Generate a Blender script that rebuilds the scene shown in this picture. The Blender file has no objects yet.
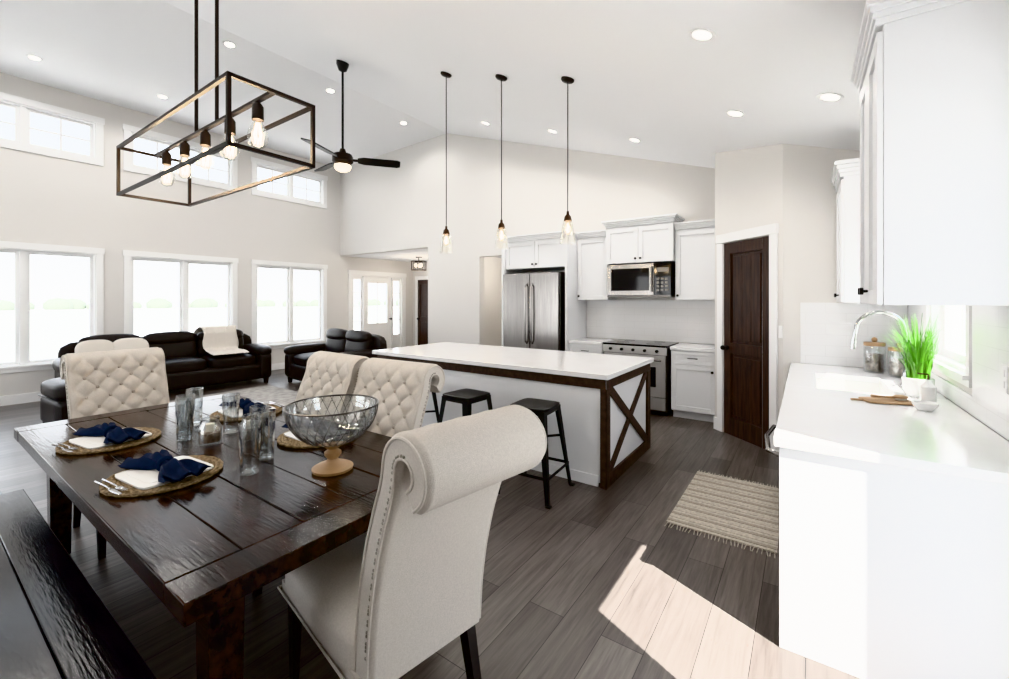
import bpy, math, random
from mathutils import Vector, Matrix
random.seed(4)
R=math.radians
SC=bpy.context.scene
# ---------------------------------------------------------------- materials
def newmat(name):
    m=bpy.data.materials.new(name); m.use_nodes=True
    nt=m.node_tree; return m,nt,nt.nodes['Principled BSDF']
def mat(name,col,rough=.5,metal=0,noise=0,nscale=20,bump=0,bscale=60,stretch=None,col2=None,spec=None,coat=0):
    m,nt,b=newmat(name)
    b.inputs['Base Color'].default_value=(*col,1); b.inputs['Roughness'].default_value=rough
    b.inputs['Metallic'].default_value=metal
    if coat: b.inputs['Coat Weight'].default_value=coat
    if spec is not None: b.inputs['Specular IOR Level'].default_value=spec
    tc=nt.nodes.new('ShaderNodeTexCoord'); mp=nt.nodes.new('ShaderNodeMapping')
    nt.links.new(tc.outputs['Object'],mp.inputs[0])
    if stretch: mp.inputs['Scale'].default_value=stretch
    if noise or col2:
        n=nt.nodes.new('ShaderNodeTexNoise'); n.inputs['Scale'].default_value=nscale; n.inputs['Detail'].default_value=6
        nt.links.new(mp.outputs[0],n.inputs['Vector'])
        r=nt.nodes.new('ShaderNodeValToRGB')
        c2=col2 if col2 else tuple(max(0,c*(1-noise)) for c in col)
        r.color_ramp.elements[0].position=.35; r.color_ramp.elements[1].position=.65
        r.color_ramp.elements[0].color=(*c2,1); r.color_ramp.elements[1].color=(*col,1)
        nt.links.new(n.outputs['Fac'],r.inputs[0]); nt.links.new(r.outputs[0],b.inputs['Base Color'])
    if bump:
        n2=nt.nodes.new('ShaderNodeTexNoise'); n2.inputs['Scale'].default_value=bscale; n2.inputs['Detail'].default_value=4
        nt.links.new(mp.outputs[0],n2.inputs['Vector'])
        bp=nt.nodes.new('ShaderNodeBump'); bp.inputs['Strength'].default_value=bump; bp.inputs['Distance'].default_value=.01
        nt.links.new(n2.outputs['Fac'],bp.inputs['Height']); nt.links.new(bp.outputs[0],b.inputs['Normal'])
    return m
def emis(name,col,s):
    m,nt,b=newmat(name); b.inputs['Base Color'].default_value=(*col,1)
    b.inputs['Emission Color'].default_value=(*col,1); b.inputs['Emission Strength'].default_value=s; return m
def thinglass(name,refl=.08,tint=(1,1,1),edge=.5):
    m=bpy.data.materials.new(name); m.use_nodes=True; nt=m.node_tree; nt.nodes.clear()
    o=nt.nodes.new('ShaderNodeOutputMaterial'); t=nt.nodes.new('ShaderNodeBsdfTransparent'); g=nt.nodes.new('ShaderNodeBsdfGlossy')
    t.inputs[0].default_value=(*tint,1); g.inputs['Roughness'].default_value=.02
    lw=nt.nodes.new('ShaderNodeLayerWeight'); lw.inputs[0].default_value=.35
    mr=nt.nodes.new('ShaderNodeMapRange'); mr.inputs['To Min'].default_value=refl; mr.inputs['To Max'].default_value=edge
    nt.links.new(lw.outputs['Facing'],mr.inputs[0])
    x=nt.nodes.new('ShaderNodeMixShader'); nt.links.new(mr.outputs[0],x.inputs[0]); nt.links.new(t.outputs[0],x.inputs[1]); nt.links.new(g.outputs[0],x.inputs[2])
    nt.links.new(x.outputs[0],o.inputs[0]); return m
def floor_mat():
    m,nt,b=newmat('vinyl_plank'); L=nt.links
    tc=nt.nodes.new('ShaderNodeTexCoord'); mp=nt.nodes.new('ShaderNodeMapping'); mp.inputs['Rotation'].default_value=(0,0,R(90))
    L.new(tc.outputs['Object'],mp.inputs[0])
    br=nt.nodes.new('ShaderNodeTexBrick'); br.offset=.37; br.inputs['Scale'].default_value=1
    br.inputs['Brick Width'].default_value=1.35; br.inputs['Row Height'].default_value=.19; br.inputs['Mortar Size'].default_value=.0018
    br.inputs['Color1'].default_value=(.078,.067,.062,1); br.inputs['Color2'].default_value=(.145,.128,.118,1); br.inputs['Mortar'].default_value=(.018,.015,.014,1)
    L.new(mp.outputs[0],br.inputs['Vector'])
    m2=nt.nodes.new('ShaderNodeMapping'); m2.inputs['Scale'].default_value=(26,1.5,1); L.new(tc.outputs['Object'],m2.inputs[0])
    n=nt.nodes.new('ShaderNodeTexNoise'); n.inputs['Scale'].default_value=1.7; n.inputs['Detail'].default_value=10; n.inputs['Roughness'].default_value=.65; n.inputs['Distortion'].default_value=.35
    L.new(m2.outputs[0],n.inputs['Vector'])
    r=nt.nodes.new('ShaderNodeValToRGB'); r.color_ramp.elements[0].position=.3; r.color_ramp.elements[1].position=.72
    r.color_ramp.elements[0].color=(.55,.54,.53,1); r.color_ramp.elements[1].color=(1.35,1.34,1.33,1); L.new(n.outputs['Fac'],r.inputs[0])
    mx=nt.nodes.new('ShaderNodeMix'); mx.data_type='RGBA'; mx.blend_type='MULTIPLY'; mx.inputs[0].default_value=1
    L.new(br.outputs['Color'],mx.inputs[6]); L.new(r.outputs[0],mx.inputs[7]); L.new(mx.outputs[2],b.inputs['Base Color'])
    b.inputs['Roughness'].default_value=.33; b.inputs['Specular IOR Level'].default_value=.45
    bp=nt.nodes.new('ShaderNodeBump'); bp.inputs['Strength'].default_value=.10; bp.inputs['Distance'].default_value=.004
    L.new(n.outputs['Fac'],bp.inputs['Height']); L.new(bp.outputs[0],b.inputs['Normal']); return m
def tile_mat(name,axis):
    m,nt,b=newmat(name); L=nt.links
    tc=nt.nodes.new('ShaderNodeTexCoord'); sp=nt.nodes.new('ShaderNodeSeparateXYZ'); cb=nt.nodes.new('ShaderNodeCombineXYZ')
    L.new(tc.outputs['Object'],sp.inputs[0]); L.new(sp.outputs[axis],cb.inputs[0]); L.new(sp.outputs[2],cb.inputs[1])
    br=nt.nodes.new('ShaderNodeTexBrick'); br.inputs['Scale'].default_value=1; br.inputs['Brick Width'].default_value=.3; br.inputs['Row Height'].default_value=.1
    br.inputs['Mortar Size'].default_value=.0016; br.inputs['Color1'].default_value=(.81,.81,.82,1); br.inputs['Color2'].default_value=(.805,.805,.815,1); br.inputs['Mortar'].default_value=(.73,.73,.735,1)
    L.new(cb.outputs[0],br.inputs['Vector']); L.new(br.outputs['Color'],b.inputs['Base Color']); b.inputs['Roughness'].default_value=.28; return m

WALL=mat('wall_paint_greige',(.68,.662,.642),.85,bump=.03,bscale=300)
CEIL=mat('ceiling_paint_white',(.85,.855,.87),.9,bump=.05,bscale=200)
TRIM=mat('trim_white',(.83,.83,.83),.45)
CAB=mat('cabinet_white',(.78,.79,.81),.38)
QUARTZ=mat('quartz_white',(.82,.82,.83),.12,noise=.03,nscale=6)
FLOOR=floor_mat()
TILE_X=tile_mat('subway_tile_x',0); TILE_Y=tile_mat('subway_tile_y',1)
def wood(name,c1,c2,rough,stretch,coat=0,scale=3,bump=.25,spec=.35):
    return mat(name,c1,rough,col2=c2,nscale=scale,stretch=stretch,bump=bump,bscale=8,coat=coat,spec=spec)
TABLEW=wood('table_dark_walnut',(.032,.014,.009),(.004,.003,.003),.15,(1.2,12,10),bump=.12,spec=.30,scale=2.2)
BENCHW=wood('bench_dark_wood',(.012,.010,.012),(.003,.003,.004),.16,(1.6,14,10),bump=.10,spec=.30)
PANTRYW=wood('walnut_stain_door',(.052,.026,.018),(.018,.010,.008),.36,(16,16,1.1))
ISLW=wood('island_walnut_trim',(.066,.043,.033),(.034,.022,.017),.5,(8,8,8))
LEGW=mat('dark_espresso_wood',(.010,.007,.006),.38,spec=.3)
LINEN=mat('linen_beige',(.58,.54,.495),.9,noise=.10,nscale=160,bump=.35,bscale=420)
BTN=mat('linen_button',(.44,.40,.36),.8)
NAIL=mat('nailhead_pewter',(.30,.28,.25),.35,metal=.9)
LEATHER=mat('leather_espresso',(.013,.009,.008),.40,noise=.3,nscale=8,bump=.25,bscale=90,spec=.32)
BLACKM=mat('black_metal',(.010,.010,.010),.42,metal=.2,spec=.4)
BRONZE=mat('bronze_dark',(.018,.012,.010),.5,metal=.3,spec=.35)
COPPER=mat('aged_bronze',(.07,.04,.025),.4,metal=.7)
STEEL=mat('stainless_steel',(.36,.345,.335),.25,metal=1,noise=.3,nscale=4,stretch=(60,60,.6))
STEELR=mat('stainless_range_front',(.55,.54,.53),.42,metal=.85)
STEELD=mat('stainless_dark',(.12,.115,.11),.28,metal=1)
CHROME=mat('chrome',(.55,.55,.56),.08,metal=1)
BGLASS=mat('black_glass',(.006,.006,.007),.06,spec=.4)
WGLASS=thinglass('window_glass',.03,(.98,.985,.99),.2)
BULBG=thinglass('bulb_glass',.05,(1,.99,.97),.5)
GLASSW=thinglass('tumbler_glass',.10,(.96,.975,.98),.7)
FIL=emis('filament_glow',(1,.74,.42),60); LED=emis('led_warm_white',(1,.95,.88),14)
FILB=emis('frosted_lamp_warm',(1,.86,.66),5)
NAVY=mat('napkin_navy',(.005,.012,.038),.85,noise=.25,nscale=40,bump=.2,bscale=300,spec=.2)
JUTE=mat('woven_seagrass',(.36,.27,.17),.9,noise=.6,nscale=70,bump=1.0,bscale=110)
PORC=mat('porcelain_white',(.80,.80,.79),.15)
LIGHTWOOD=mat('turned_maple',(.42,.27,.15),.5,noise=.2,nscale=10,stretch=(1,1,6))
RUGC=mat('rug_cream',(.62,.57,.50),.95,noise=.3,nscale=60,bump=.8,bscale=100)
RUGD=mat('rug_weave_taupe',(.44,.395,.34),.95,noise=.3,nscale=80,bump=.8,bscale=100)
AREARUG=mat('area_rug_grey',(.45,.43,.41),.95,noise=.35,nscale=12,bump=.6,bscale=80)
THROW=mat('throw_cream',(.62,.58,.53),.95,bump=.7,bscale=70)
GREEN=mat('grass_leaf',(.10,.30,.02),.5,noise=.4,nscale=15)
LAWN=mat('dry_lawn',(.46,.46,.45),.95,noise=.15,nscale=.6)
PATIO=mat('concrete_patio',(.42,.42,.42),.9,noise=.12,nscale=3)
FOLI=mat('tree_foliage',(.26,.29,.24),.9,noise=.3,nscale=1.2)
WAX=mat('candle_wax',(.75,.70,.58),.5)
SHELLM=mat('jar_potpourri',(.34,.26,.20),.8,noise=.6,nscale=60)

# ---------------------------------------------------------------- mesh builder
class MB:
    def __init__(s): s.v=[];s.f=[];s.m=[];s.mats=[];s.M=Matrix()
    def mi(s,mt):
        if mt not in s.mats: s.mats.append(mt)
        return s.mats.index(mt)
    def add(s,vs,fs,mt):
        o=len(s.v); k=s.mi(mt)
        s.v+= [tuple(s.M@Vector(p)) for p in vs]
        for f in fs: s.f.append(tuple(i+o for i in f)); s.m.append(k)
    def box(s,x0,x1,y0,y1,z0,z1,mt):
        s.add([(x0,y0,z0),(x1,y0,z0),(x1,y1,z0),(x0,y1,z0),(x0,y0,z1),(x1,y0,z1),(x1,y1,z1),(x0,y1,z1)],
              [(0,3,2,1),(4,5,6,7),(0,1,5,4),(1,2,6,5),(2,3,7,6),(3,0,4,7)],mt)
    def bar(s,p,q,w,h,mt,up=(0,0,1)):
        p=Vector(p);q=Vector(q);d=(q-p).normalized();u=Vector(up)
        if abs(d.dot(u))>.98:u=Vector((1,0,0))
        a=d.cross(u).normalized();b=a.cross(d).normalized()
        vs=[tuple(c+a*i*w/2+b*j*h/2) for c in (p,q) for i,j in((-1,-1),(1,-1),(1,1),(-1,1))]
        s.add(vs,[(0,1,2,3),(7,6,5,4),(0,4,5,1),(1,5,6,2),(2,6,7,3),(3,7,4,0)],mt)
    def tbar(s,p,q,w0,w1,mt):
        p=Vector(p);q=Vector(q)
        vs=[(c.x+i*w/2,c.y+j*w/2,c.z) for c,w in((p,w0),(q,w1)) for i,j in((-1,-1),(1,-1),(1,1),(-1,1))]
        s.add(vs,[(0,1,2,3),(7,6,5,4),(0,4,5,1),(1,5,6,2),(2,6,7,3),(3,7,4,0)],mt)
    def tube(s,path,r,mt,n=8,closed=False,caps=True):
        P=[Vector(p) for p in path]; N=len(P); rs=r if isinstance(r,(list,tuple)) else [r]*N
        ref=None; vs=[]
        for i in range(N):
            if closed: d=P[(i+1)%N]-P[i-1]
            else: d=P[min(i+1,N-1)]-P[max(i-1,0)]
            d.normalize()
            if ref is None:
                ref=Vector((0,0,1)) if abs(d.z)<.9 else Vector((1,0,0))
            a=(ref-d*ref.dot(d)).normalized(); ref=a; b=d.cross(a)
            for k in range(n):
                t=2*math.pi*k/n; vs.append(tuple(P[i]+(a*math.cos(t)+b*math.sin(t))*rs[i]))
        fs=[]
        for i in range(N if closed else N-1):
            j=(i+1)%N
            for k in range(n): fs.append((i*n+k,i*n+(k+1)%n,j*n+(k+1)%n,j*n+k))
        if caps and not closed: fs+= [tuple(range(n))[::-1],tuple(range((N-1)*n,N*n))]
        s.add(vs,fs,mt)
    def cyl(s,p,q,r,mt,n=20,r2=None): s.tube([p,q],[r,r if r2 is None else r2],mt,n)
    def lathe(s,prof,c,mt,n=28,sx=1,sy=1):
        vs=[];fs=[];idx=[]
        for r,z in prof:
            if r<1e-6: idx.append([len(vs)]*n); vs.append((c[0],c[1],c[2]+z))
            else:
                idx.append(list(range(len(vs),len(vs)+n)))
                for k in range(n):
                    t=2*math.pi*k/n; vs.append((c[0]+r*sx*math.cos(t),c[1]+r*sy*math.sin(t),c[2]+z))
        for i in range(len(prof)-1):
            for k in range(n):
                a,b,c2,d=idx[i][k],idx[i][(k+1)%n],idx[i+1][(k+1)%n],idx[i+1][k]
                f=[]
                for q in (a,b,c2,d):
                    if q not in f: f.append(q)
                if len(f)>2: fs.append(tuple(f))
        s.add(vs,fs,mt)
    def ball(s,c,r,mt,n=12,sz=1):
        m=max(4,n//2); s.lathe([(r*math.sin(math.pi*i/m),-r*sz*math.cos(math.pi*i/m)) for i in range(m+1)],c,mt,n)
    def cush(s,c,size,mt,k=5,n=10,rot=None,puff=0):
        vs=[];fs=[]; a,b,cc=size[0]/2,size[1]/2,size[2]/2
        Rm=Matrix.Rotation(rot[0],3,rot[1]) if rot else Matrix.Identity(3)
        for ax in range(3):
            for sg in (-1,1):
                o=len(vs)
                for i in range(n+1):
                    for j in range(n+1):
                        p=[0,0,0];p[ax]=sg
                        p[(ax+1)%3]=math.tan((2*i/n-1)*math.pi/4);p[(ax+2)%3]=math.tan((2*j/n-1)*math.pi/4)
                        L=sum(abs(q)**k for q in p)**(1/k); p=[q/L for q in p]
                        z=p[2]*(1+puff*(1-p[0]**2)*(1-p[1]**2))
                        vs.append(tuple(Vector(c)+Rm@Vector((p[0]*a,p[1]*b,z*cc))))
                for i in range(n):
                    for j in range(n):
                        q=(o+i*(n+1)+j,o+(i+1)*(n+1)+j,o+(i+1)*(n+1)+j+1,o+i*(n+1)+j+1)
                        fs.append(q if sg>0 else q[::-1])
        s.add(vs,fs,mt)
    def prism(s,poly,axis,a,b,mt):
        n=len(poly);vs=[]
        for t in (a,b):
            for p in poly:
                q=list(p);q.insert(axis,t);vs.append(tuple(q))
        fs=[tuple(range(n))[::-1],tuple(range(n,2*n))]+[(i,(i+1)%n,n+(i+1)%n,n+i) for i in range(n)]
        s.add(vs,fs,mt)
    def mesh(s,name,smooth=35,merge=True):
        import bmesh
        me=bpy.data.meshes.new(name); me.from_pydata(s.v,[],s.f); me.update()
        for m in s.mats: me.materials.append(m)
        for p,k in zip(me.polygons,s.m): p.material_index=k
        bm=bmesh.new(); bm.from_mesh(me)
        if merge: bmesh.ops.remove_doubles(bm,verts=bm.verts,dist=1e-5)
        bmesh.ops.recalc_face_normals(bm,faces=bm.faces); bm.to_mesh(me); bm.free()
        if smooth:
            me.shade_smooth(); me.set_sharp_from_angle(angle=R(smooth))
        return me
    def done(s,name,loc=(0,0,0),rz=0,bevel=0,smooth=35,parent=None,merge=True):
        return place(s.mesh(name,smooth,merge),name,loc,rz,bevel,parent)
def place(me,name,loc=(0,0,0),rz=0,bevel=0,parent=None,scale=None):
    ob=bpy.data.objects.new(name,me); SC.collection.objects.link(ob); ob.location=loc; ob.rotation_euler=(0,0,rz)
    if scale: ob.scale=scale
    if bevel:
        b=ob.modifiers.new('bevel','BEVEL'); b.width=bevel; b.segments=2; b.limit_method='ANGLE'; b.angle_limit=R(50)
    if parent: ob.parent=parent
    return ob
def lamp(kind,name,loc,energy,parent=None,col=(1,1,1),size=.05,rot=(0,0,0),**kw):
    l=bpy.data.lights.new(name,kind); l.energy=energy; l.color=col
    if kind in('POINT','SPOT'): l.shadow_soft_size=size
    for k,v in kw.items(): setattr(l,k,v)
    o=bpy.data.objects.new(name,l); SC.collection.objects.link(o); o.location=loc; o.rotation_euler=rot
    if parent: o.parent=parent
    return o

# ---------------------------------------------------------------- room constants
WE,EE,NB,SB=-9.45,.72,6.40,-3.0
RIDGE=-5.88
def ceil(e): return 4.86-.32*(e-RIDGE) if e>RIDGE else 4.86-.022*(RIDGE-e)
TH=.16
def wall(name,p0,p1,holes=(),top=None,mt=WALL,side=1,th=TH):
    p0=Vector(p0);p1=Vector(p1);L=(p1-p0).length;d=(p1-p0)/L;nrm=Vector((-d.y,d.x))*side*th
    cuts={0,L}
    for h in holes: cuts|={h[0],h[1]}
    if abs(d.x)>.1:
        t=(RIDGE-p0.x)/d.x
        if 0<t<L: cuts.add(t)
    cuts=sorted(cuts); mb=MB()
    for a,b in zip(cuts,cuts[1:]):
        if b-a<1e-4: continue
        mid=(a+b)/2; hs=sorted([h for h in holes if h[0]<=mid<=h[1]],key=lambda h:h[2]); z=0; segs=[]
        for h in hs:
            if h[2]>z+1e-4: segs.append((z,h[2]))
            z=h[3]
        segs.append((z,None))
        qa=p0+d*a;qb=p0+d*b
        for z0,z1 in segs:
            B=[qa,qb,qb+nrm,qa+nrm]
            vs=[(q.x,q.y,z0) for q in B]+[(q.x,q.y,z1 if z1 is not None else (top if top else ceil(q.x)+.01)) for q in B]
            mb.add(vs,[(0,3,2,1),(4,5,6,7),(0,1,5,4),(1,2,6,5),(2,3,7,6),(3,0,4,7)],mt)
    return mb.done(name,smooth=0,merge=False)
WIN=[(.25,2.0),(2.27,4.03),(4.32,6.02)]
holesW=[]
for a,b in WIN:
    holesW.append((a+.08-SB,b-.08-SB,.55,2.27)); holesW.append((a+.08-SB,b-.08-SB,3.80,4.40))
holesW.append((-2.2-SB,-.2-SB,.55,2.27)); holesW.append((-2.2-SB,-.2-SB,3.80,4.40))
holesW.append((6.72-SB,8.42-SB,0,2.17))
wall('wall_west',(WE,SB),(WE,8.8),holesW,side=1)
wall('wall_back',(WE,NB),(.72,NB),[(0,-6.42-WE,0,2.62),(-5.06-WE,-4.5-WE,0,2.34)],side=1)
wall('wall_east',(EE,SB),(EE,4.96),[(1.20-SB,2.04-SB,0.02,2.30),(3.30-SB,4.20-SB,1.12,1.92)],side=-1)
wall('wall_south',(WE,SB),(EE,SB),[(1.2,3.6,.5,2.4),(4.6,7.0,.5,2.4)],side=-1)
wall('wall_foyer_back',(WE-.16,8.8),(-6.26,8.8),[],top=2.7,side=1)
wall('wall_foyer_side',(-6.42,6.56),(-6.42,8.8),[],top=2.7,side=-1)
mb=MB(); mb.box(WE,-6.26,6.56,8.96,2.62,2.72,CEIL); mb.done('ceiling_foyer',smooth=0)
mb=MB(); mb.box(-5.9,-5.8,6.56,8.4,0,2.5,WALL); mb.box(-4.2,-4.1,6.56,8.4,0,2.5,WALL); mb.box(-5.9,-4.1,8.4,8.5,0,2.5,WALL); mb.done('wall_hall',smooth=0)
mb=MB(); mb.box(-5.9,-4.1,6.56,8.5,2.5,2.6,CEIL); mb.done('ceiling_hall',smooth=0)
A=(-.88,5.60);B=(-.18,4.96)
wall('wall_pantry_side',(A[0],NB),A,side=1,th=.10)
dl=math.hypot(B[0]-A[0],B[1]-A[1])
wall('wall_pantry',A,B,[(.15,.80,0,2.17)],side=1,th=.11)
wall('wall_pantry_return',B,(EE,B[1]),side=1,th=.11)
mb=MB(); mb.box(WE-.16,EE+.16,SB-.16,8.96,-.12,0,FLOOR); mb.done('floor',smooth=0)
mb=MB()
y0,y1=SB-.16,NB+.16
mb.prism([(WE-.16,ceil(WE)),(RIDGE,ceil(RIDGE)),(RIDGE,ceil(RIDGE)+.15),(WE-.16,ceil(WE)+.15)],1,y0,y1,CEIL)
mb.prism([(RIDGE,ceil(RIDGE)),(EE+.16,ceil(EE+.16)),(EE+.16,ceil(EE+.16)+.15),(RIDGE,ceil(RIDGE)+.15)],1,y0,y1,CEIL)
mb.done('ceiling',smooth=0)
mb=MB(); mb.box(WE,WE+.018,SB,6.6,0,.14,TRIM); mb.done('baseboard_west',smooth=0)
mb=MB(); mb.box(-6.42,-5.06,NB-.018,NB,0,.14,TRIM); mb.done('baseboard_back',smooth=0)
mb=MB()
mb.M=Matrix.Translation((A[0],A[1],0))@Matrix.Rotation(math.atan2(B[1]-A[1],B[0]-A[0]),4,'Z')
mb.box(0,.06,-.018,0,0,.14,TRIM); mb.box(.89,dl,-.018,0,0,.14,TRIM)
mb.done('baseboard_pantry',smooth=0)

# ---------------------------------------------------------------- windows
def window(name,w,h,loc,rz,mull=(0.5,),muntv=(),munth=(),cas=.085,sill=True,glass=True):
    mb=MB()
    c=cas
    mb.box(-c,0,-.02,0,-c,h,TRIM); mb.box(w,w+c,-.02,0,-c,h,TRIM)
    mb.box(-c-.015,w+c+.015,-.028,0,h,h+c+.01,TRIM); mb.box(0,w,-.02,0,-c,-.0,TRIM)
    if sill: mb.box(-c-.01,w+c+.01,-.045,-.021,-.02,0.004,TRIM)
    t=.02; mb.box(0,t,0.001,.15,0,h,TRIM); mb.box(w-t,w,0.001,.15,0,h,TRIM); mb.box(t,w-t,0.001,.15,h-t,h,TRIM); mb.box(t,w-t,0.001,.15,0,t,TRIM)
    xs=[t]+[m*w for m in mull]+[w-t]
    for i in range(len(xs)-1):
        a=xs[i]+(.03 if i else 0); b=xs[i+1]-(.03 if i<len(xs)-2 else 0)
        s=.045
        mb.box(a,a+s,.06,.10,t,h-t,TRIM); mb.box(b-s,b,.06,.10,t,h-t,TRIM); mb.box(a+s,b-s,.06,.10,t,t+s,TRIM); mb.box(a+s,b-s,.06,.10,h-t-s,h-t,TRIM)
        for q in muntv: x=a+s+(b-a-2*s)*q; mb.box(x-.014,x+.014,.072,.09,t+s,h-t-s,TRIM)
        for q in munth: z=t+s+(h-2*t-2*s)*q; mb.box(a+s,b-s,.073,.089,z-.014,z+.014,TRIM)
        if glass: mb.add([(a+s,.08,t+s),(b-s,.08,t+s),(b-s,.08,h-t-s),(a+s,.08,h-t-s)],[(0,1,2,3)],WGLASS)
    for m in mull: mb.box(m*w-.032,m*w+.032,.0+.02,.12,t,h-t,TRIM)
    ob=mb.done(name,loc,rz,smooth=0,merge=False)
    l=lamp('AREA',name+'_daylight_portal',(w/2,.2,h/2),1,parent=ob,rot=(R(90),0,0)); l.rotation_euler=(R(-90),0,0)
    l.data.shape='RECTANGLE'; l.data.size=w; l.data.size_y=h; l.data.cycles.is_portal=True
    return ob
k=1
for a,b in WIN+[(-2.28,-.12)]:
    window('window_%d'%k,b-a-.16,1.72,(WE,a+.08,.55),R(90)); k+=1
    window('window_%d'%k,b-a-.16,.60,(WE,a+.08,3.80),R(90),muntv=(.5,),munth=(.5,),sill=False); k+=1
window('window_%d'%k,.90,.80,(EE,4.20,1.12),R(-90),mull=(),cas=.06); k+=1
for a,b in ((1.2,3.6),(4.6,7.0)):  # unseen south windows, added behind the camera to let skylight in
    window('window_%d'%k,b-a,1.9,(WE+b,SB,.5),R(180),mull=(.33,.66)); k+=1
window('door_1',.84,2.28,(EE,2.04,.02),R(-90),mull=(),sill=False)
def entry():
    mb=MB(); w,h=1.70,2.17
    c=.09
    mb.box(-c,0,-.02,0,0,h,TRIM); mb.box(w,w+c,-.02,0,0,h,TRIM); mb.box(-c-.02,w+c+.02,-.03,0,h,h+c+.02,TRIM)
    mb.box(0,w,0,.15,h-.03,h,TRIM)
    for x in (0,.36,w-.40,w-.04): mb.box(x,x+.05 if x<w-.05 else w,0,.13,0,h-.03,TRIM)
    for a,b in ((.05,.36),(w-.35,w-.04)):
        mb.box(a,b,.05,.09,0,.55,TRIM); mb.box(a,b,.05,.09,h-.12,h-.03,TRIM)
        mb.box(a,a+.05,.05,.09,.55,h-.12,TRIM); mb.box(b-.05,b,.05,.09,.55,h-.12,TRIM)
        for z in (.95,1.35,1.7): mb.box(a,b,.06,.08,z,z+.018,TRIM)
        mb.add([(a,.07,.55),(b,.07,.55),(b,.07,h-.12),(a,.07,h-.12)],[(0,1,2,3)],WGLASS)
    a,b=.41,w-.40
    mb.box(a,a+.13,.04,.09,0,h-.03,TRIM); mb.box(b-.13,b,.04,.09,0,h-.03,TRIM); mb.box(a+.13,b-.13,.04,.09,0,.9,TRIM); mb.box(a+.13,b-.13,.04,.09,h-.2,h-.03,TRIM)
    mb.box(a+.17,b-.17,.03,.045,.15,.75,TRIM)
    mb.add([(a+.13,.07,.9),(b-.13,.07,.9),(b-.13,.07,h-.2),(a+.13,.07,h-.2)],[(0,1,2,3)],WGLASS)
    mb.box((a+b)/2-.01,(a+b)/2+.01,.06,.08,.9,h-.2,TRIM)
    mb.cyl((b-.06,.04,1.0),(b-.06,-.03,1.0),.012,BLACKM); mb.ball((b-.06,-.04,1.0),.03,BLACKM)
    mb.done('door_2',(WE,6.72,0),R(90),smooth=35,merge=False)
entry()
def panel_door(name,w,h,loc,rz,mt,knob_left=True,casing=True):
    mb=MB()
    if casing:
        c=.09
        mb.box(-c,-.005,-.022,0,0,h+.005,TRIM); mb.box(w+.005,w+c,-.022,0,0,h+.005,TRIM); mb.box(-c-.01,w+c+.01,-.028,0,h+.005,h+c+.015,TRIM)
    s=.10
    mb.box(0,s,.0,.035,0,h-.004,mt); mb.box(w-s,w,.0,.035,0,h-.004,mt)
    mb.box(s,w-s,0,.035,0,.2,mt); mb.box(s,w-s,0,.035,h-.13,h-.004,mt); mb.box(s,w-s,0,.035,.92,1.04,mt)
    for z0,z1 in ((.2,.92),(1.04,h-.13)):
        mb.box(s,w-s,.018,.028,z0,z1,mt)
        mb.box(s+.035,w-s-.035,.008,.02,z0+.035,z1-.035,mt)
        n=3
        for i in range(1,n):
            x=s+.035+(w-2*s-.07)*i/n; mb.box(x-.004,x+.004,.005,.01,z0+.035,z1-.035,mt)
    kx=.055 if knob_left else w-.055
    mb.cyl((kx,0,.98),(kx,-.012,.98),.028,BLACKM); mb.cyl((kx,-.012,.98),(kx,-.05,.98),.009,BLACKM); mb.ball((kx,-.06,.98),.027,BLACKM,n=16)
    return mb.done(name,loc,rz,bevel=.003,smooth=35)
d=Vector((B[0]-A[0],B[1]-A[1])).normalized()
panel_door('door_3',.65,2.17,(A[0]+d.x*.15,A[1]+d.y*.15,0),math.atan2(d.y,d.x),PANTRYW)
panel_door('door_4',.8,2.1,(-9.2,8.765,0),0,PANTRYW)

# ---------------------------------------------------------------- cabinets
def shaker(mb,x0,x1,z0,z1,mt=CAB,s=.06,knob=None,pull=None,y=0):
    g=.003;x0+=g;x1-=g;z0+=g;z1-=g
    mb.box(x0,x0+s,y-.02,y,z0,z1,mt); mb.box(x1-s,x1,y-.02,y,z0,z1,mt)
    mb.box(x0+s,x1-s,y-.02,y,z0,z0+s,mt); mb.box(x0+s,x1-s,y-.02,y,z1-s,z1,mt); mb.box(x0+s,x1-s,y-.007,y,z0+s,z1-s,mt)
    if knob: mb.cyl((knob[0],y-.02,knob[1]),(knob[0],y-.038,knob[1]),.006,BLACKM,10); mb.cyl((knob[0],y-.036,knob[1]),(knob[0],y-.05,knob[1]),.016,BLACKM,14)
    if pull:
        x,z,l=pull; mb.cyl((x-l/2,y-.045,z),(x+l/2,y-.045,z),.006,BLACKM,8)
        for q in(-.4,.4): mb.cyl((x+q*l,y-.02,z),(x+q*l,y-.045,z),.005,BLACKM,8)
def crown(mb,x0,x1,y0,y1,z,h=.09,o=.055,l=1,r=1):
    for i in range(4):
        t=(i+1)/4; e=o*t*t*.6+o*.4*t
        mb.box(x0-e*l,x1+e*r,y0-e,y1,z+h*i/4,z+h*(i+1)/4,CAB)
def upper(name,w,d,z0,z1,loc,rz,doors=2,cr=.09,knobs=True,l=1,r=1,o=.055):
    mb=MB(); mb.box(0,w,0,d,z0,z1,CAB)
    for i in range(doors):
        a=w*i/doors;b=w*(i+1)/doors
        if doors==1: kx=a+.035
        else: kx=b-.035 if i%2==0 else a+.035
        shaker(mb,a,b,z0,z1-.02,knob=(kx,z0+.06) if knobs else None)
    if cr: crown(mb,0,w,-.02,d,z1,cr,l=l,r=r,o=o)
    return mb.done(name,loc,rz,bevel=.0025)
upper('fridge_cabinet',1.10,.595,2.02,2.46,(-4.02,5.80,0),0,2,r=0)
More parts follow.
